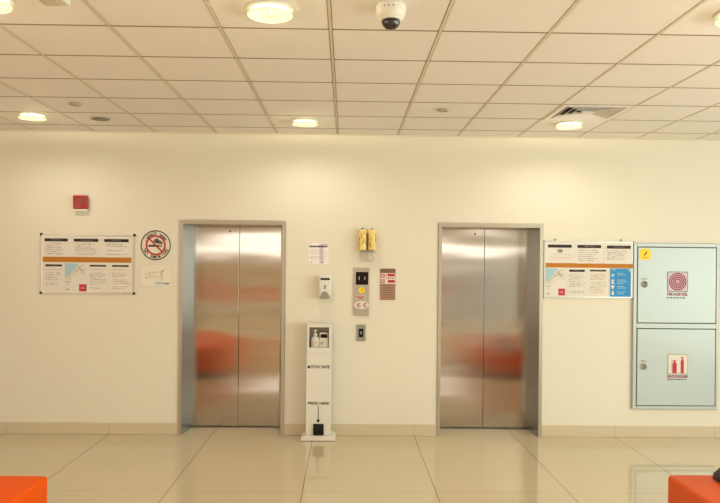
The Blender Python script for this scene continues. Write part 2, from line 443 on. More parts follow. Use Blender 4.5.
def sheet(px, label, style, board, seed, header=None):
    """one printed sheet pinned on a board: a thin sheet with its print"""
    x0, x1, z0, z1 = wrect(*px)
    rnd = random.Random(seed)
    b = MB(); y = -.0163; yp = y-.0014
    b.box(x0, x1, y, -.0145, z0, z1, 'paper' if style != 'cream' else 'paper2')
    w, h = x1-x0, z1-z0
    def fr(u0, u1, v0, v1, m, k=0):          # fractions, v from the top
        b.rect(x0+w*u0, x0+w*u1, z1-h*v1, z1-h*v0, yp-k*.0006, m)
    if style in ('text', 'cream', 'wide'):
        hu = header or (.06, .9, .1, .24)
        fr(*hu, 'ink')
        # illegible pale lettering inside the header bar
        n = 7; u = hu[0]+(hu[1]-hu[0])*.3
        for i in range(n):
            ww = rnd.uniform(.02, .055)
            fr(u, u+ww, hu[2]+(hu[3]-hu[2])*.34, hu[2]+(hu[3]-hu[2])*.66, 'dark_ink', 1); u += ww+.015
            if u > hu[1]-.12: break
        v = hu[3]+.09
        step = .058 if style != 'wide' else .1
        i = 0
        while v < .9:
            a = rnd.uniform(.08, .14); e = rnd.uniform(.62, .92)
            if rnd.random() < .82:
                u = a
                while u < e:
                    ww = min(rnd.uniform(.05, .16), e-u)
                    fr(u, u+ww, v, v+step*.36, 'pale_ink' if rnd.random() < .45 else 'grey_ink'); u += ww+.022
            v += step; i += 1
    if style == 'wide_pink':
        fr(*(header or (.06, .9, .1, .24)), 'ink')
        b.ring(x0+w*.47, z1-h*.41, h*.05, h*.085, yp, 'dark_ink', 14); b.ring(x0+w*.54, z1-h*.41, h*.05, h*.085, yp, 'dark_ink', 14); b.rect(x0+w*.44, x0+w*.57, z1-h*.42, z1-h*.4, yp-.0005, 'dark_ink')
        for v in (.56, .7, .78):
            u = .2
            while u < .84:
                ww = rnd.uniform(.05, .12); fr(u, u+ww, v, v+.035, 'pale_ink'); u += ww+.02
    if style == 'map':
        b.poly([(x0+w*.02, z1-h*.55), (x0+w*.02, z1-h*.02), (x0+w*.62, z1-h*.02), (x0+w*.45, z1-h*.25), (x0+w*.2, z1-h*.42)][::-1][::-1], yp, 'sea')
        b.poly([(x0+w*.02, z1-h*.75), (x0+w*.02, z1-h*.57), (x0+w*.2, z1-h*.44), (x0+w*.3, z1-h*.5), (x0+w*.14, z1-h*.66)], yp, 'sand')
        def road(pts, m, r=.0022):
            for (u0, v0), (u1, v1) in zip(pts, pts[1:]):
                p, q = Vector((x0+w*u0, z1-h*v0)), Vector((x0+w*u1, z1-h*v1)); d = (q-p).normalized(); n = Vector((-d.y, d.x))*r
                b.poly([tuple(p-n), tuple(q-n), tuple(q+n), tuple(p+n)], yp-.0006, m)
        road([(.12, .55), (.3, .42), (.5, .3), (.62, .14), (.9, .06)], 'grey_ink')
        road([(.5, .3), (.72, .2), (.92, .28)], 'maroon'); road([(.62, .14), (.74, .3), (.95, .38)], 'grey_ink')
        road([(.18, .62), (.34, .5), (.62, .4), (.95, .16)], 'pale_ink')
        road([(.66, .1), (.8, .34)], 'pale_ink')
        for u, v in ((.08, .66), (.16, .66), (.12, .74), (.24, .64)): fr(u, u+.05, v, v+.025, 'dark_ink')
        fr(.66, .99, .74, .98, 'crimson')
        for v in (.83, .88): fr(.72, .92, v, v+.015, 'pale_ink', 1)
        fr(.08, .2, .9, .93, 'dark_ink')
    if style == 'blue':
        fr(.0, 1, 0, 1, 'blue')
        b.poly([(x1-w*.16, z1-h*.03), (x1-w*.02, z1-h*.14), (x1-w*.02, z1-h*.02)], yp-.0006, 'sea')
        fr(.08, .3, .035, .06, 'sea', 1)
        b.disc(x0+w*.13, z1-h*.24, w*.08, yp-.0006, 'sea')
        cx = x0+w*.13
        b.poly([(cx-w*.09, z1-h*.54), (cx+w*.09, z1-h*.54), (cx+w*.02, z1-h*.46), (cx+w*.09, z1-h*.4), (cx-w*.09, z1-h*.4), (cx-w*.02, z1-h*.46)], yp-.0006, 'paper')
        b.poly([(cx-w*.04, z1-h*.72), (cx+w*.04, z1-h*.72), (cx+w*.1, z1-h*.6), (cx-w*.1, z1-h*.6)], yp-.0006, 'paper')
        fr(.08, .19, .82, .94, 'paper', 1); fr(.11, .16, .79, .82, 'paper', 1)
        for v in (.16, .22, .4, .46, .52, .62, .68, .82, .88):
            fr(.34, .34+rnd.uniform(.25, .5), v, v+.02, 'sea', 1)
    return tag(b.build('notice_paper', org=((x0+x1)/2, 0, z0)), label, 'paper', 'papers on the '+board+' notice board')
L_ = 'left'; Rr = 'right'
sheet((43.3, 236.2, 70.6, 256.9), 'wide sheet with black bar, top row left end, on the black-cornered board', 'wide', L_, 1, (.05, .9, .1, .25))
sheet((72.0, 236.6, 101.4, 257.2), 'wide sheet with black bar, top row middle, on the black-cornered board', 'wide', L_, 2, (.07, .9, .1, .25))
sheet((103.0, 236.9, 131.6, 257.6), 'wide sheet with black bar, top row right end, on the black-cornered board', 'wide', L_, 3, (.05, .9, .1, .25))
sheet((43.5, 262.2, 64.0, 291.6), 'portrait text sheet left of the map on the black-cornered board', 'text', L_, 4, (.1, .9, .07, .14))
sheet((65.0, 262.6, 86.8, 291.9), 'map sheet with red square, second in bottom row of the black-cornered board', 'map', L_, 5)
sheet((87.7, 262.8, 109.0, 292.0), 'portrait text sheet just right of the map on the black-cornered board', 'text', L_, 6, (.1, .86, .07, .13))
sheet((110.1, 263.0, 131.6, 292.3), 'portrait text sheet at the lower right of the black-cornered board', 'cream', L_, 7, (.1, .86, .07, .13))
sheet((545.2, 242.4, 574.4, 263.2), 'wide sheet with black bar over pinkish lines, above the map on the grey-cornered board', 'wide_pink', Rr, 8, (.09, .9, .1, .25))
sheet((575.4, 242.8, 603.0, 263.7), 'wide sheet with black bar, top row middle, on the grey-cornered board', 'wide', Rr, 9, (.07, .92, .1, .25))
sheet((604.0, 243.2, 631.8, 264.1), 'wide sheet with black bar above the blue sheet on the grey-cornered board', 'wide', Rr, 10, (.1, .95, .11, .26))
sheet((545.2, 267.6, 565.0, 296.0), 'map sheet with red square, lower left on the grey-cornered board', 'map', Rr, 11)
sheet((567.0, 267.8, 586.8, 296.4), 'portrait text sheet just right of the map on the grey-cornered board', 'text', Rr, 12, (.1, .88, .06, .14))
sheet((588.2, 268.0, 608.6, 296.5), 'portrait text sheet just left of the blue sheet on the grey-cornered board', 'cream', Rr, 13, (.08, .86, .06, .12))
sheet((610.0, 268.4, 630.4, 296.8), 'bright blue sheet with white pictograms at lower right of the notice board', 'blue', Rr, 14)

# ------------------------------------------------------------------ fire alarm sounder
x0, x1, z0, z1 = wrect(72.7, 195.0, 86.9, 211.4, y=-.055)
t = thing('fire_alarm', 'small red fire alarm box high on the wall above the left notice board', 'alarm', ((x0+x1)/2, 0, z0))
o = ((x0+x1)/2, 0, z0)
b = MB(); b.rbox(x0, x1, -.055, 0, z0+.024, z1, 'alarm', r=.012)
h = b.build('housing', t, o)
b = MB()
for i in range(5): b.box(x0+.03, x1-.03, -.0565, -.054, z1-.035-i*.013, z1-.030-i*.013, 'maroon_d')
b.build('grille', h, o)
b = MB(); b.rbox(x0+.004, x1-.004, -.05, 0, z0, z0+.0235, 'white', r=.006, seg=2); b.build('strobe_strip', t, o)

# ------------------------------------------------------------------ no smoking sign
cx, cz = W(155.9, 245.3); rr = abs(W(170.9, 245)[0]-W(140.8, 245)[0])/2
b = MB()
b.lathe([(0, -.004), (rr, -.004), (rr, 0), (0, 0)], (cx, 0, cz), 'paper2', axis='y', n=48, smooth=False)
y = -.0055
b.ring(cx, cz, rr*.93, rr*1.0, y, 'ink', 48)
b.ring(cx, cz, rr*.56, rr*.67, y-.002, 'red', 48)
# cigarette
b.box(cx-rr*.5, cx+rr*.24, y-.0005, y, cz-rr*.1, cz+rr*.02, 'ink')
b.box(cx+rr*.28, cx+rr*.33, y-.0005, y, cz-rr*.1, cz+rr*.02, 'ink'); b.box(cx+rr*.37, cx+rr*.42, y-.0005, y, cz-rr*.1, cz+rr*.02, 'ink')
def sm(pts, r):
    for (a0, b0), (a1, b1) in zip(pts, pts[1:]):
        p, q = Vector((cx+rr*a0, cz+rr*b0)), Vector((cx+rr*a1, cz+rr*b1)); d = (q-p).normalized(); n = Vector((-d.y, d.x))*rr*r
        b.poly([tuple(p-n), tuple(q-n), tuple(q+n), tuple(p+n)], y-.0004, 'ink')
sm([(.40, .08), (.40, .18), (.3, .26), (.08, .27), (-.02, .34), (-.02, .44)], .05)
sm([(.30, .08), (.28, .15), (.1, .17), (-.06, .22), (-.14, .32)], .04)
sm([(.2, .34), (.1, .38), (.12, .48)], .04)
d = Vector((1, -1)).normalized(); n = Vector((1, 1)).normalized()*rr*.05; p = Vector((cx, cz))
b.poly([tuple(p-d*rr*.6-n), tuple(p+d*rr*.6-n), tuple(p+d*rr*.6+n), tuple(p-d*rr*.6+n)], y-.0025, 'red')
def arc(chars, r, a_mid, step, size, flip):
    k = len(chars)
    for i, ch in enumerate(chars):
        a = a_mid+(i-(k-1)/2)*step*(1 if flip else -1)
        if ch == ' ': continue
        b.text(ch, cx+r*math.cos(a), cz+r*math.sin(a), y, size, 'ink', ang=a+PI/2 if flip else a-PI/2, bold=.03)
arc('NO SMOKING', rr*.8, -PI/2, .25, rr*.28, True)
arc('\ufee6\ufef4\ufea7\ufeaa\ufe98\ufedf\ufe8d \ufec9\ufeee\ufee8\ufee4\ufee3', rr*.8, PI/2, .165, rr*.35, False)
tag(b.build('no_smoking_sign', org=(cx, 0, cz-rr)), 'round no smoking sign with red barred cigarette left of the left lift', 'sign')

# evacuation plan sheet under it
x0, x1, z0, z1 = wrect(139.9, 264.8, 170.8, 286.4)
b = MB(); b.box(x0, x1, -.003, 0, z0, z1, 'paper_e'); w, h = x1-x0, z1-z0; y = -.0042
def fr(u0, u1, v0, v1, m, k=0): b.rect(x0+w*u0, x0+w*u1, z1-h*v1, z1-h*v0, y-k*.0005, m)
def outl(u0, u1, v0, v1, t_, m):
    fr(u0, u1, v0, v0+t_, m); fr(u0, u1, v1-t_, v1, m); fr(u0, u0+t_*.7, v0, v1, m); fr(u1-t_*.7, u1, v0, v1, m)
outl(.0, 1, 0, 1, .012, 'pale_ink')
outl(.3, .68, .32, .58, .025, 'pale_ink'); outl(.18, .3, .4, .52, .02, 'pale_ink'); outl(.68, .74, .26, .72, .02, 'pale_ink'); outl(.38, .52, .36, .5, .016, 'pale_ink')
fr(.74, .92, .2, .22, 'pale_ink'); fr(.70, .76, .26, .3, 'dark_ink'); fr(.18, .22, .58, .63, 'dark_ink')
fr(.5, .76, .8, .9, 'sea'); fr(.78, .94, .84, .90, 'dark_ink')
tag(b.build('evacuation_plan', org=((x0+x1)/2, 0, z0)), 'pale floor plan sheet under the no smoking sign', 'paper')

# ------------------------------------------------------------------ notice above the dispenser
x0, x1, z0, z1 = wrect(309, 243, 328.4, 264.2)
b = MB(); b.box(x0, x1, -.003, 0, z0, z1, 'paper_w'); w, h = x1-x0, z1-z0; y = -.0042
b.rect(x0+w*.55, x0+w*.74, z0+h*.02, z1-h*.02, y, 'violet'); b.rect(x0+w*.74, x0+w*.98, z1-h*.2, z1-h*.02, y, 'violet')
y -= .0006
rnd = random.Random(3); u = .02
while u < .92:
    ww = rnd.uniform(.05, .12); fr(u, min(.98, u+ww), .12, .2, 'ink' if rnd.random() < .75 else 'dark_ink'); u += ww+.015
for v in (.34, .42, .5, .62, .68, .74):
    u = .08
    while u < .85:
        ww = rnd.uniform(.06, .18); fr(u, min(.93, u+ww), v, v+.022, 'pale_ink'); u += ww+.03
for u in (.1, .66): fr(u, u+.07, .9, .94, 'dark_ink')
fr(.06, .1, .02, .06, 'dark_ink')
tag(b.build('notice_paper', org=((x0+x1)/2, 0, z0)), 'small white sheet with purple strip above the wall soap dispenser', 'paper')

# ------------------------------------------------------------------ wall dispenser
x0, x1, z0, z1 = wrect(318.7, 275.2, 331.2, 299.2, y=-.1)
o = ((x0+x1)/2, 0, z0)
t = thing('soap_dispenser', 'white wall soap dispenser with grey push lever above the sanitizer stand', 'dispenser', o)
b = MB(); b.rbox(x0, x1, -.10, 0, z0+.02, z1, 'white', r=.018, seg=4); h_ = b.build('housing', t, o)
w, h = x1-x0, z1-z0
b = MB(); b.rbox(x0+w*.14, x1-w*.12, -.103, -.098, z1-h*.2, z1-h*.115, 'black', r=.002, seg=1, smooth=False); b.build('name_strip', h_, o)
b = MB(); b.rbox(x0+w*.42, x0+w*.58, -.104, -.098, z1-h*.57, z1-h*.40, 'grey', r=.004, seg=2); b.build('level_window', h_, o)
b = MB()
pts = [(o[0]+w*.36*math.cos(a), z0+h*.02+h*.30*math.sin(a)) for a in [PI*i/14 for i in range(15)]]
b.prism(pts, -.118, -.03, 'grey'); b.build('push_lever', t, o, bevel=.004)

# ------------------------------------------------------------------ yellow canisters and their holder
cans = []
for i, (pa, pb, lab) in enumerate((((358.6, 229.3), (366.2, 250.6), 'yellow printed canister, left one of the pair above the lift display'),
                                  ((368.2, 229.8), (375.8, 250.4), 'yellow printed canister, right one of the pair above the lift display'))):
    xa, za = W(*pa); xb, zb = W(*pb); r = (xb-xa)/2; c = ((xa+xb)/2, -.052, zb)
    hh = za-zb
    t = thing('yellow_canister', lab, 'canister', c, 'yellow canisters on the wall')
    b = MB(); b.lathe([(0, 0), (r*.75, 0), (r*.97, hh*.03), (r, hh*.06), (r, hh*.93), (r*.9, hh*.97), (r*.35, hh), (0, hh)], (0, 0, 0), 'gold')
    # wrap-around print
    for k in range(26):
        a = random.uniform(PI*1.05, PI*1.95); zz = hh*random.uniform(.12, .86); da = random.uniform(.04, .10); dz = random.uniform(.006, .02)
        q = [(r*1.02*math.cos(a+s*da), r*1.02*math.sin(a+s*da), zz+u*dz) for s, u in ((-1, -1), (1, -1), (1, 1), (-1, 1))]
        b.add(q, [(0, 1, 2, 3)], 'olive')
    b.build('body', t)
    b = MB(); b.lathe([(0, hh*.995), (r*.34, hh*.995), (r*.34, hh*1.035), (r*.2, hh*1.05), (0, hh*1.05)], (0, 0, 0), 'black', n=16); b.build('cap', t)
xa, za = W(357.5, 230.5); xb, zb = W(376.8, 252)
o = ((xa+xb)/2, 0, zb)
t = thing('canister_holder', 'clear plastic wall holder with curled tails below the yellow canisters', 'holder', o)
b = MB(); b.box(xa+.03, xb-.03, -.010, 0, zb-.004, za-.03, 'clear'); b.box(xa+.008, xb-.008, -.1, -.004, zb-.012, zb-.004, 'clear')
b.build('back_plate', t, o)
for s, pts in ((0, [(360.8, 253), (361.2, 256), (362.3, 259.5), (363.8, 262)]), (1, [(367.2, 253), (366.8, 256.5), (368, 260.5), (370.5, 261.5), (372.6, 259.5), (372.6, 256.5), (370.8, 254.2)])):
    b = MB(); b.tube([(*((W(*p)[0]), -.03-.004*i), W(*p)[1]) for i, p in enumerate(pts)], .009 if s else .014, 'clear', flat=.4); b.build('strap', t, o)

# ------------------------------------------------------------------ lift display panel
x0, x1, z0, z1 = wrect(353.9, 267.6, 369.6, 315.8); o = ((x0+x1)/2, 0, z0); w, h = x1-x0, z1-z0
t = thing('lift_display_panel', 'tall steel lift display panel with black screen between the two lifts', 'panel', o)
b = MB(); b.rbox(x0, x1, -.014, 0, z0, z1, 'steel_plain', r=.003, seg=2, smooth=False); b.build('face_plate', t, o)
b = MB(); sx0, sx1, sz0, sz1 = wrect(355.9, 271.9, 368.1, 284.8)
b.box(sx0, sx1, -.017, -.0135, sz0, sz1, 'screen')
for u in (.27, .73): b.text('1', sx0+(sx1-sx0)*u, (sz0+sz1)/2, -.0182, .05, 'digit')
b.build('screen', t, o)
cx, cz = W(361.6, 290.3); b = MB(); b.lathe([(0, -.0155), (.031, -.0155), (.031, -.0135), (0, -.0135)], (cx, 0, cz), 'yellow', axis='y', n=24, smooth=False)
b.poly([(cx-.012, cz+.004), (cx-.004, cz-.004), (cx+.014, cz+.012), (cx+.006, cz+.014)], -.0166, 'olive'); b.build('yellow_sticker', t, o)
b = MB(); cx, cz = W(360.2, 297.3); b.box(cx-.045, cx+.045, -.0148, -.0135, cz-.022, cz+.022, 'pale_ink')
for i in range(4):
    b.rect(cx-.04+.02*i, cx-.026+.02*i, cz-.002, cz+.012, -.0158, 'red')
b.rect(cx-.02, cx+.03, cz-.014, cz-.006, -.0158, 'red'); b.build('red_sticker', t, o)
b = MB(); cx, cz = W(361.6, 305); b.prism([(cx+.072*math.cos(2*PI*i/32), cz+.04*math.sin(2*PI*i/32)) for i in range(32)], -.0158, -.0135, 'white')
for s in (-.03, .032):
    b.ring(cx+s+.006, cz, .016, .024, -.017, 'red', 14, PI*.3, PI*1.7)
    b.rect(cx+s-.012, cx+s+.018, cz-.004, cz+.004, -.0172, 'maroon_d')
b.build('oval_sticker', t, o)

x0, x1, z0, z1 = wrect(356.7, 324.6, 365.5, 341.2); o = ((x0+x1)/2, 0, z0); w, h = x1-x0, z1-z0
t = thing('call_button_plate', 'small steel lift call button plate below the lift display panel', 'button', o)
b = MB(); b.rbox(x0, x1, -.012, 0, z0, z1, 'grey', r=.003, seg=2, smooth=False); b.build('face_plate', t, o)
b = MB(); b.rbox(x0+w*.24, x1-w*.24, -.016, -.011, z0+h*.24, z1-h*.24, 'black', r=.003, seg=2, smooth=False); bt = b.build('button', t, o)
b = MB(); b.rect(x0+w*.42, x1-w*.42, z0+h*.42, z1-h*.42, -.0168, 'grey'); b.build('button_mark', bt, o)

# ------------------------------------------------------------------ brown lift instruction sign
x0, x1, z0, z1 = wrect(380.2, 268.6, 395.3, 300.2); w, h = x1-x0, z1-z0; y = -.0055
b = MB(); b.box(x0, x1, -.004, 0, z0, z1, 'maroon')
fr(0, 1, 0, .14, 'maroon_d'); fr(.04, .97, .14, .49, 'paper', 1); fr(0, 1, .5, .53, 'maroon_d')
y -= .001
for u, v in ((.08, .17), (.08, .34)):
    fr(u, u+.22, v, v+.12, 'red'); fr(u+.06, u+.16, v+.035, v+.085, 'paper', 1)
fr(.34, .36, .16, .47, 'pale_ink')
for v in (.16, .36): fr(.5, .95, v, v+.085, 'red')
for u in (.4, .52, .66, .8): fr(u, u+.07, .275, .325, 'red')
for u in (.42,): fr(u, u+.05, .16, .24, 'red')
for v in (.6, .67, .75, .82, .9):
    fr(.16, .84, v, v+.022, 'maroon_d')
tag(b.build('lift_sign', org=((x0+x1)/2, 0, z0)), 'brown lift instruction sign with red and white pictograms, right of the lift display', 'sign')

# ------------------------------------------------------------------ sanitizer stand
YF = -.205
x0, zt = W(306.3, 353, YF); x1, _ = W(331.4, 353, YF); cxs = (x0+x1)/2
hx0, htop = W(307.3, 324.3, YF); hx1, _ = W(331.9, 323.4, YF)
o = (cxs, -.13, 0)
t = thing('sanitizer_stand', 'white foot-operated hand sanitizer stand against the wall between the lifts', 'stand', o)
b = MB()
bx0, bx1 = W(300.6, 440, -.24)[0], W(335.4, 440, -.24)[0]
# base plate with sloping shoulders
pr = [(bx0, .004), (bx1, .004), (bx1, .028), (bx1-.03, .05), (bx0+.03, .05), (bx0, .028)]
b.prism(pr, -.245, -.014, 'stand'); b.build('base', t, o, bevel=.004)
b = MB(); b.box(bx0+.01, bx1-.01, -.238, -.02, .0005, .005, 'black'); b.build('rubber_pad', t, o)
b = MB(); b.rbox(x0, x1, YF, -.03, .05, zt, 'stand', r=.006, seg=2, smooth=False)
yq = YF-.0012
cz = W(319, 367, YF)[1]
b.text('STAY SAFE', cxs+.017, cz, yq, .04, 'ink', width=.18, bold=.025)
lx = W(308.6, 367, YF)[0]
b.poly([(lx-.008, cz-.014), (lx+.01, cz-.014), (lx+.016, cz+.002), (lx+.012, cz+.016), (lx-.002, cz+.01), (lx-.010, cz+.012)], yq, 'ink')
cz = W(319, 403.4, YF)[1]
b.text('PRESS HERE', cxs, cz, yq, .036, 'ink', width=.205, bold=.025)
ax, az0 = W(318.3, 405.8, YF); _, az1 = W(318.3, 423, YF)
b.rect(ax-.0035, ax+.0035, az1+.025, az0, yq, 'ink'); b.poly([(ax, az1), (ax+.02, az1+.032), (ax-.02, az1+.032)], yq, 'ink')
b.build('post', t, o)
# head: open-fronted niche
nx0, nz1 = W(309.2, 327.2, YF); nx1, nz0 = W(328.9, 347.8, YF)
b = MB()
b.box(hx0, nx0, YF, -.03, zt+.0005, htop, 'stand'); b.box(nx1, hx1, YF, -.03, zt+.0005, htop, 'stand')
b.box(nx0, nx1, YF, -.03, nz1, htop, 'stand'); b.box(nx0, nx1, YF, -.03, zt+.0005, nz0, 'stand')
b.box(nx0, nx1, -.05, -.03, nz0, nz1, 'niche')
b.build('dispenser_head', t, o)
b = MB(); px0, pz1 = W(313.2, 424.2, YF-.02); px1, pz0 = W(323.5, 437.8, YF-.02)
b.rbox(px0, px1, YF-.02, YF+.001, max(.052, pz0), pz1, 'black', r=.004, seg=2); b.build('foot_pedal', t, o)

# things in the niche
bw = .062; bz = nz0+.001; bxx = nx0+.058; by = -.15
t = thing('sanitizer_bottle', 'translucent pump bottle standing in the niche of the sanitizer stand', 'bottle', (bxx, by, bz))
b = MB(); bh = (nz1-nz0)
b.lathe([(0, 0), (.038, 0), (.042, .006), (.042, bh*.38), (.036, bh*.47), (.016, bh*.53), (.016, bh*.58), (0, bh*.58)], (0, 0, 0), 'bottle', n=24); b.build('body', t)
b = MB(); b.lathe([(0, bh*.58), (.019, bh*.58), (.019, bh*.66), (.007, bh*.68), (.007, bh*.78), (0, bh*.78)], (0, 0, 0), 'white', n=16)
b.rbox(-.016, .016, -.04, .012, bh*.78, bh*.86, 'white', r=.006, seg=2); b.build('pump', t)
b = MB(); b.add([(.0428*math.cos(a), .0428*math.sin(a), z) for z in (bh*.1, bh*.32) for a in [PI*1.15+PI*.7*i/8 for i in range(9)]], [(i, i+1, i+10, i+9) for i in range(8)], 'pale_ink', True); b.build('paper_label', t)
dx0, dx1 = nx0+.098, nx1-.006
o = ((dx0+dx1)/2, -.12, bz)
t = thing('display_unit', 'white boxy unit with dark display beside the bottle in the stand niche', 'device', o)
b = MB(); b.rbox(dx0, dx1, -.165, -.07, bz, bz+bh*.72, 'white', r=.012); b.build('housing', t, o)
b = MB(); b.rbox(dx0+.012, dx1-.012, -.169, -.163, bz+bh*.46, bz+bh*.64, 'screen', r=.003, seg=2); b.build('screen', t, o)
b = MB(); b.ring((dx0+dx1)/2-.02, bz+bh*.2, .008, .014, -.1662, 'dark_ink', 16); b.build('button', t, o)

# ------------------------------------------------------------------ fire hose cabinet
def Wc(px, py): return W(px, py, -.034)
x0, z1 = Wc(634.2, 243); _, z0 = Wc(632.4, 409.2); x1 = Wc(719.3, 246)[0]
o = ((x0+x1)/2, 0, z0)
t = thing('fire_cabinet', 'grey metal fire hose and extinguisher cabinet with two doors on the wall', 'cabinet', o)
ux0, uz1 = Wc(637.6, 246.6); ux1, uz0 = Wc(716.9, 324); _, lz1 = Wc(637, 328.2); _, lz0 = Wc(637, 406)
ux1 = Wc(716.6, 300)[0]
fr_ = [(x0, ux0, z0, z1), (ux1, x1, z0, z1), (ux0, ux1, uz1, z1), (ux0, ux1, lz1, uz0), (ux0, ux1, z0, lz0)]
b = MB(); b.box(x0+.01, x1-.01, -.012, 0, z0+.01, z1-.01, 'cabinet_edge'); b.build('back_box', t, o)
b = MB()
for a in fr_: b.box(a[0], a[1], -.03, -.0125, a[2], a[3], 'cabinet')
b.build('frame', t, o, bevel=.003)
def cdoor(zb, zt_, lock, sign):
    g = .007
    b = MB(); b.rbox(ux0+g, ux1-g, -.034, -.0125, zb+g, zt_-g, 'cabinet', r=.004, seg=2, smooth=False)
    d = b.build('door', t, o)
    lx, lz = Wc(*lock)
    b = MB(); b.lathe([(0, -.056), (.022, -.056), (.03, -.05), (.033, -.038), (.036, -.0345), (.036, -.0335), (0, -.0335)], (lx, 0, lz), 'chrome', axis='y', n=24)
    b.box(lx-.004, lx+.004, -.0575, -.055, lz-.014, lz+.014, 'dark_ink'); b.build('lock', d, o)
    b = MB(); b.ring(lx, lz, .05, .062, -.0352, 'white', 12, PI*.3, PI*.7)
    for i in range(4):
        a = PI*(.36+.093*i); b.disc(lx+.056*math.cos(a), lz+.056*math.sin(a), .007, -.0358, 'dark_ink', 8)
    b.build('lock_label', d, o)
    return d
du = cdoor(uz0, uz1, (644.4, 284.2), 'hose'); dl = cdoor(lz0, lz1, (643.4, 366.4), 'ext')
b = MB(); cx, cz = Wc(645.3, 254.3); b.prism([(cx+.056*math.copysign(abs(math.cos(a))**.5, math.cos(a)), cz+.056*math.copysign(abs(math.sin(a))**.5, math.sin(a))) for a in [2*PI*(i+.5)/32 for i in range(32)]], -.0356, -.0342, 'yellow')
b.poly([(cx-.02, cz-.004), (cx-.004, cz-.014), (cx+.018, cz+.02), (cx+.004, cz+.012)], -.0365, 'ink'); b.disc(cx+.01, cz+.022, .007, -.0365, 'ink', 10)
b.rect(cx-.03, cx+.03, cz-.036, cz-.03, -.0365, 'olive'); b.build('yellow_sticker', du, o)
def sgn(px):
    return wrect(*px, y=-.034)
a0, a1, c0, c1 = sgn((667.4, 271.6, 687.6, 299)); q0 = Wc(677, 291.7)[1]
y = -.0358
b = MB(); b.box(a0-.004, a1+.004, y, -.0342, c0, c1+.004, 'cabinet')
y -= .001
b.rect(a0, a1, q0, c1, y, 'dark_ink'); b.rect(a0+.006, a1-.006, q0+.006, c1-.006, y-.0006, 'violet')
cx, cz = (a0+a1)/2, (q0+c1)/2; R0 = (c1-q0)/2-.012
pts = []
for rr_ in (1., .78, .57, .36):
    b.ring(cx, cz, R0*rr_-.012, R0*rr_, y-.0012, 'ring_red', 40)
b.disc(cx, cz, .011, y-.0014, 'red', 16); b.disc(cx, cz, .006, y-.0018, 'paper', 12)
tz = Wc(677, 294.4)[1]; b.text('FIRE HOSE REEL', cx, tz, y, .044, 'ring_red', width=.205, bold=.03)
tz = Wc(677, 297.8)[1]
u = a0
while u < a1-.02:
    ww = random.uniform(.012, .03); b.rect(u, u+ww, tz-.006, tz+.006, y, 'dark_ink'); u += ww+.008
b.build('hose_sign', du, o)
a0, a1, c0, c1 = sgn((667.6, 354, 687.6, 381)); q0 = Wc(677, 374)[1]; y = -.0358
b = MB(); b.box(a0-.004, a1+.004, y, -.0342, c0, c1+.004, 'cabinet')
y -= .001; w = a1-a0
b.rect(a0, a1, q0, c1, y, 'grey'); b.rect(a0+.006, a1-.006, q0+.006, c1-.006, y-.0006, 'paper'); y2 = y-.0012
def ext(cx, zb, wd, ht, hose):
    pr = [(cx-wd/2, zb), (cx+wd/2, zb), (cx+wd/2, zb+ht*.82), (cx+wd*.3, zb+ht*.92), (cx+wd*.12, zb+ht), (cx-wd*.12, zb+ht), (cx-wd*.3, zb+ht*.92), (cx-wd/2, zb+ht*.82)]
    b.poly(pr, y2, 'crimson'); b.rect(cx-wd*.2, cx+wd*.2, zb+ht, zb+ht+.012, y2, 'crimson'); b.rect(cx-wd*.5, cx+wd*.4, zb+ht+.010, zb+ht+.016, y2, 'crimson')
    b.rect(cx-wd*.05, cx+wd*.02, zb+ht*.1, zb+ht*.8, y2-.0006, 'maroon_d')
    if hose: b.rect(cx-wd*.8, cx-wd*.68, zb+ht*.2, zb+ht*.95, y2, 'grey_ink'); b.rect(cx-wd*.8, cx-wd*.2, zb+ht*.95, zb+ht*1.0, y2, 'grey_ink')
hh = c1-q0
ext(a0+w*.34, q0+.008, w*.22, hh*.58, True); ext(a0+w*.72, q0+.008, w*.16, hh*.74, False)
tz = Wc(677, 376.6)[1]; b.text('FIRE EXTINGUISHER', (a0+a1)/2, tz, y, .04, 'ring_red', width=.205, bold=.03)
tz = Wc(677, 379.4)[1]; u = a0
while u < a1-.02:
    ww = random.uniform(.012, .03); b.rect(u, u+ww, tz-.006, tz+.006, y, 'dark_ink'); u += ww+.008
b.build('extinguisher_sign', dl, o)

# ------------------------------------------------------------------ ceiling lights
def make_light(label, loc):
    t = thing('ceiling_light', label, 'ceiling light', loc, 'round ceiling lights')
    b = MB(); b.lathe([(.098, -.001), (.118, -.001), (.121, -.008), (.116, -.013), (.098, -.013), (.098, -.001)], (0, 0, 0), 'white', n=36); b.build('trim_ring', t)
    b = MB(); b.lathe([(.097, -.002), (.097, -.010), (.08, -.014), (0, -.014)], (0, 0, 0), 'lamp', n=36); b.build('diffuser', t)
    b = MB(); b.lathe([(.0, -.030), (.108, -.030), (.113, -.034), (.113, -.040), (.108, -.043), (.0, -.043)], (0, 0, 0), 'glass_ring', n=36); gl = b.build('glass_disc', t)
    for i in range(3):
        a = 2*PI*i/3+.5; b = MB(); b.tube([(.088*math.cos(a), .088*math.sin(a), -.012), (.088*math.cos(a), .088*math.sin(a), -.047)], .004, 'chrome'); b.build('pin', t)
    return t
def glow(loc, watt, size=.2, colr=(1, .93, .78)):
    l = bpy.data.lights.new('downlight_lamp', 'SPOT'); l.spot_size = math.radians(165); l.spot_blend = .6; l.shadow_soft_size = .03; l.energy = watt*4; l.color = colr
    ob = bpy.data.objects.new('downlight_lamp', l); col.objects.link(ob); ob.location = (loc[0], loc[1], loc[2]-.055)
    ob['kind'] = 'helper'
    l = bpy.data.lights.new('lamp_bulb', 'POINT'); l.shadow_soft_size = .012; l.energy = 6; l.color = (1, .93, .62)
    o2 = bpy.data.objects.new('lamp_bulb', l); col.objects.link(o2); o2.location = (loc[0], loc[1], loc[2]-.022); o2['kind'] = 'helper'
    return ob
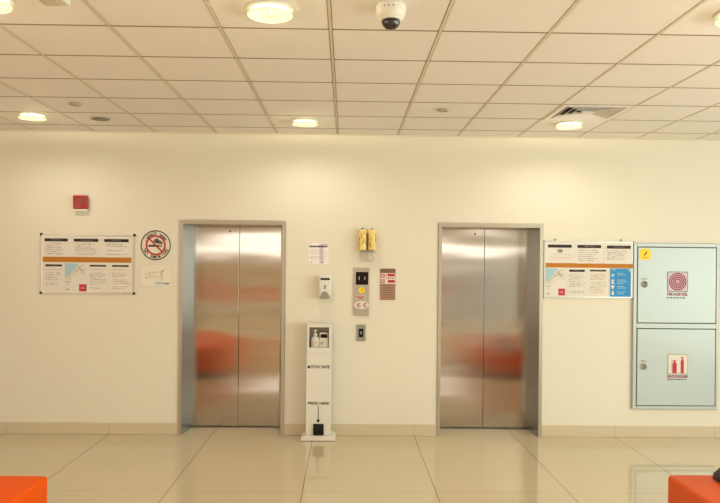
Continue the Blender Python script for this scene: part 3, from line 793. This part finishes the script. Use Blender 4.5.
spots = [((32.5, 117.5), 'round glowing ceiling light nearest the wall at far left'),
         ((305, 123.5), 'round glowing ceiling light nearest the wall, in front of the space between lifts'),
         ((569, 126.3), 'round glowing ceiling light beside the square air vent'),
         ((270, 14), 'large round glowing ceiling light at the top, left of the dome camera'),
         ((-13, 4), 'round glowing ceiling light cut by the top left corner of the view'),
         ((740, 19), 'round glowing ceiling light cut by the upper right edge of the view')]
first = None
for (px, lab) in spots:
    p = P(px[0], px[1], H-.03); p.z = H
    if first is None: first = make_light(lab, p)
    else: dup(first, p, lab)
    glow(p, 5 if p.y > -2 else 7)
for x in (-3.4, -1.1, 1.2, 3.5):
    for y in (-7.6, -10.2, -12.8):
        p = (x, y, H)
        dup(first, p, 'round ceiling light in the lobby behind the viewer'); glow(p, 15 if y < -12 else 10)

# ------------------------------------------------------------------ dome camera
p = P(391, 5.5, H); r = .074
t = thing('dome_camera', 'white ceiling security camera with black dome', 'security camera', (p.x, p.y, H))
b = MB(); b.lathe([(0, -.0005), (r*.96, -.0005), (r, -.012), (r*.98, -.04), (r*.86, -.066), (r*.62, -.074), (0, -.074)], (0, 0, 0), 'white', n=36)
for i in range(3):
    a = -PI/2-.5+.3*i; b.lathe([(0, -.001), (.004, -.001), (.004, .001), (0, .001)], (r*.985*math.cos(a), r*.985*math.sin(a), -.022), 'dark_ink', axis='y', n=8)
b.build('housing', t)
b = MB(); rd = r*.62; b.lathe([(rd, -.070), (rd, -.082)]+[(rd*math.cos(a), -.082-rd*.85*math.sin(a)) for a in [PI/2*i/8 for i in range(1, 8)]]+[(0.0005, -.082-rd*.85)], (0, 0, 0), 'dome', n=32); b.build('dome', t)

# ------------------------------------------------------------------ square air vent in the tile
k, j = VENT
vx, vy = CC+CT*(k+.5), -(CA+CT*(j+.5)); hw = CT/2-.014
t = thing('air_vent', 'square louvred air vent set in the ceiling near the right lift', 'air vent', (vx, vy, H))
b = MB(); b.box(-hw, hw, -hw, hw, .022, .026, 'black'); b.build('back_plate', t)
b = MB(); q = .045
for a in ((-hw, -hw+q, -hw, hw), (hw-q, hw, -hw, hw), (-hw+q, hw-q, -hw, -hw+q), (-hw+q, hw-q, hw-q, hw)):
    b.box(*a, -.006, .02, 'ceil')
b.build('frame', t, bevel=.002)
for i in range(4):
    ro = hw-q-.012-i*.052; ri = ro-.034
    b = MB(); zo, zi = -.006, .018
    vs, fs = [], []
    for rr_, z in ((ro, zo), (ri, zi), (ri-.003, zi), (ro-.004, zo-.002)):
        vs += [(-rr_, -rr_, z), (rr_, -rr_, z), (rr_, rr_, z), (-rr_, rr_, z)]
    for s in range(4):
        for e in range(4):
            f = (e+1) % 4
            fs.append((s*4+e, s*4+f, ((s+1) % 4)*4+f, ((s+1) % 4)*4+e))
    b.add(vs, fs, 'ceil'); b.build('louvre', t)
b = MB(); b.box(-.05, .05, -.05, .05, -.006, -.002, 'ceil'); b.build('centre_plate', t)

# ------------------------------------------------------------------ small ceiling fittings
def fitting(name, lab, cat, px, r, drop, mt, group=None):
    p = P(*px, H)
    b = MB(); b.lathe([(0, -.0005), (r*.8, -.0005), (r*.8, -drop*.4), (r, -drop*.45), (r, -drop*.8), (r*.7, -drop), (0, -drop)], (0, 0, 0), mt, n=28)
    o = b.build(name); o.location = (p.x, p.y, H); tag(o, lab, cat, group); return o
fitting('sprinkler_cover', 'small flat sprinkler cover on the ceiling above the left notice board', 'sprinkler', (75, 103), .052, .020, 'cover', 'sprinkler covers on the ceiling')
fitting('sprinkler_cover', 'small flat sprinkler cover on the ceiling in front of the right lift', 'sprinkler', (443, 109.3), .05, .018, 'cover', 'sprinkler covers on the ceiling')
fitting('ceiling_speaker', 'round grey ceiling speaker beside the far left ceiling light', 'speaker', (100.5, 118.4), .085, .012, 'grey')
# emergency light box at the top edge
pa = P(44.5, 6.5, H-.05); pb = P(71, 6.8, H-.05)
o = ((pa.x+pb.x)/2, pa.y-.15, H)
t = thing('emergency_light', 'pale box-shaped emergency light on the ceiling at the top left', 'emergency light', o)
b = MB(); b.rbox(pa.x, pb.x-.024, pa.y-.3, pa.y, H-.05, H-.0005, 'tbar', r=.008, seg=2); b.build('housing', t, o)
b = MB(); b.rbox(pb.x-.0235, pb.x, pa.y-.3, pa.y, H-.048, H-.0005, 'white', r=.008, seg=2); b.build('end_cap', t, o)

# ------------------------------------------------------------------ orange benches
ZS = .45
def make_bench(label, cx, y0, y1, wd, m):
    """cube-like upholstered bench: plinth, body, seat pad with a piped seam"""
    t = thing('orange_bench', label, 'bench', (cx, (y0+y1)/2, 0), 'orange upholstered benches')
    o = t.location
    h = wd/2; l = (y1-y0)/2
    b = MB(); b.rbox(-h+.05, h-.05, -l+.05, l-.05, .001, .06, 'plinth', r=.004, seg=1, smooth=False); b.build('plinth', t)
    b = MB(); b.rbox(-h, h, -l, l, 0.0605, .238, m, r=.02, seg=4); b.build('body', t)
    b = MB(); b.rbox(-h, h, -l, l, .239, ZS, m, r=.022, seg=4); sp = b.build('seat', t)
    b = MB(); b.tube([(-h+.01, -l+.01, .239), (h-.01, -l+.01, .239), (h-.01, l-.01, .239), (-h+.01, l-.01, .239), (-h+.01, -l+.01, .239)], .006, m); b.build('piping', t)
    return t
pl = P(48.6, 475.2, ZS); pr_ = P(667, 474.2, ZS)
make_bench('orange upholstered bench at the lower left corner', pl.x-.7, pl.y-1.5, pl.y, 1.4, 'orange')
make_bench('orange upholstered bench at the lower right corner with a black bag on it', pr_.x+.7, pr_.y-1.5, pr_.y, 1.4, 'orange_r')
# black bag on the right bench
bx, by = pr_.x+.452, pr_.y-.16
t = thing('black_bag', 'black soft bag lying on the right orange bench', 'bag', (bx, by, ZS+.006))
b = MB(); vs = []; fs = []; N = 40
prof = [(0, .215, .10), (.006, .23, .112), (.03, .226, .116), (.07, .185, .108), (.11, .155, .095), (.15, .125, .072), (.178, .085, .045), (.188, .03, .015)]
for z, hw, hd in prof:
    for i in range(N):
        a = 2*PI*i/N; w = 1+.02*math.sin(5*a+z*40)
        vs.append((hw*w*math.copysign(abs(math.cos(a))**.7, math.cos(a)), hd*w*math.copysign(abs(math.sin(a))**.7, math.sin(a)), z))
for k in range(len(prof)-1):
    for i in range(N): fs.append((k*N+i, k*N+(i+1) % N, (k+1)*N+(i+1) % N, (k+1)*N+i))
fs += [list(range(N))[::-1], list(range((len(prof)-1)*N, len(prof)*N))]
b.add(vs, fs, 'bag', True); b.build('body', t)
b = MB(); b.tube([(-.07, 0, .17), (-.06, 0, .24), (-.03, 0, .28), (.03, 0, .28), (.06, 0, .24), (.07, 0, .17)], .011, 'bag'); b.build('handle', t)
b = MB(); b.tube([(-.10, -.07, .15), (-.04, -.074, .16), (.04, -.074, .16), (.10, -.07, .15)], .005, 'grey'); b.build('zip', t)

# ------------------------------------------------------------------ light
def area(name, loc, rot, sx, sy, watt, colr):
    l = bpy.data.lights.new(name, 'AREA'); l.shape = 'RECTANGLE'; l.size = sx; l.size_y = sy; l.energy = watt; l.color = colr
    ob = bpy.data.objects.new(name, l); col.objects.link(ob); ob.location = loc; ob.rotation_euler = rot; ob['kind'] = 'helper'
    return ob
area('window_daylight', (0.1, YB-.005, (WZ0+WZ1)/2), (PI/2, 0, 0), WX1-WX0-.1, WZ1-WZ0-.06, 40, (1, .96, .92))
area('right_daylight_fill', (XR-.02, -6.5, 1.45), (0, PI/2, 0), 2.4, 9.0, 320, (.87, 1, .94))  # added fill panel on the windowless right wall, for daylight from that side
area('left_fill', (XL+.02, -7.5, 1.45), (0, -PI/2, 0), 2.4, 8.0, 106, (1, .885, .71))  # warm fill panel added along the windowless left wall
w_ = bpy.data.worlds.new('world'); sc.world = w_; w_.use_nodes = True
w_.node_tree.nodes['Background'].inputs[0].default_value = (.9, .95, 1, 1); w_.node_tree.nodes['Background'].inputs[1].default_value = .6
sc.view_settings.view_transform = 'Standard'
sc.view_settings.look = 'None'
sc.view_settings.exposure = 0.1
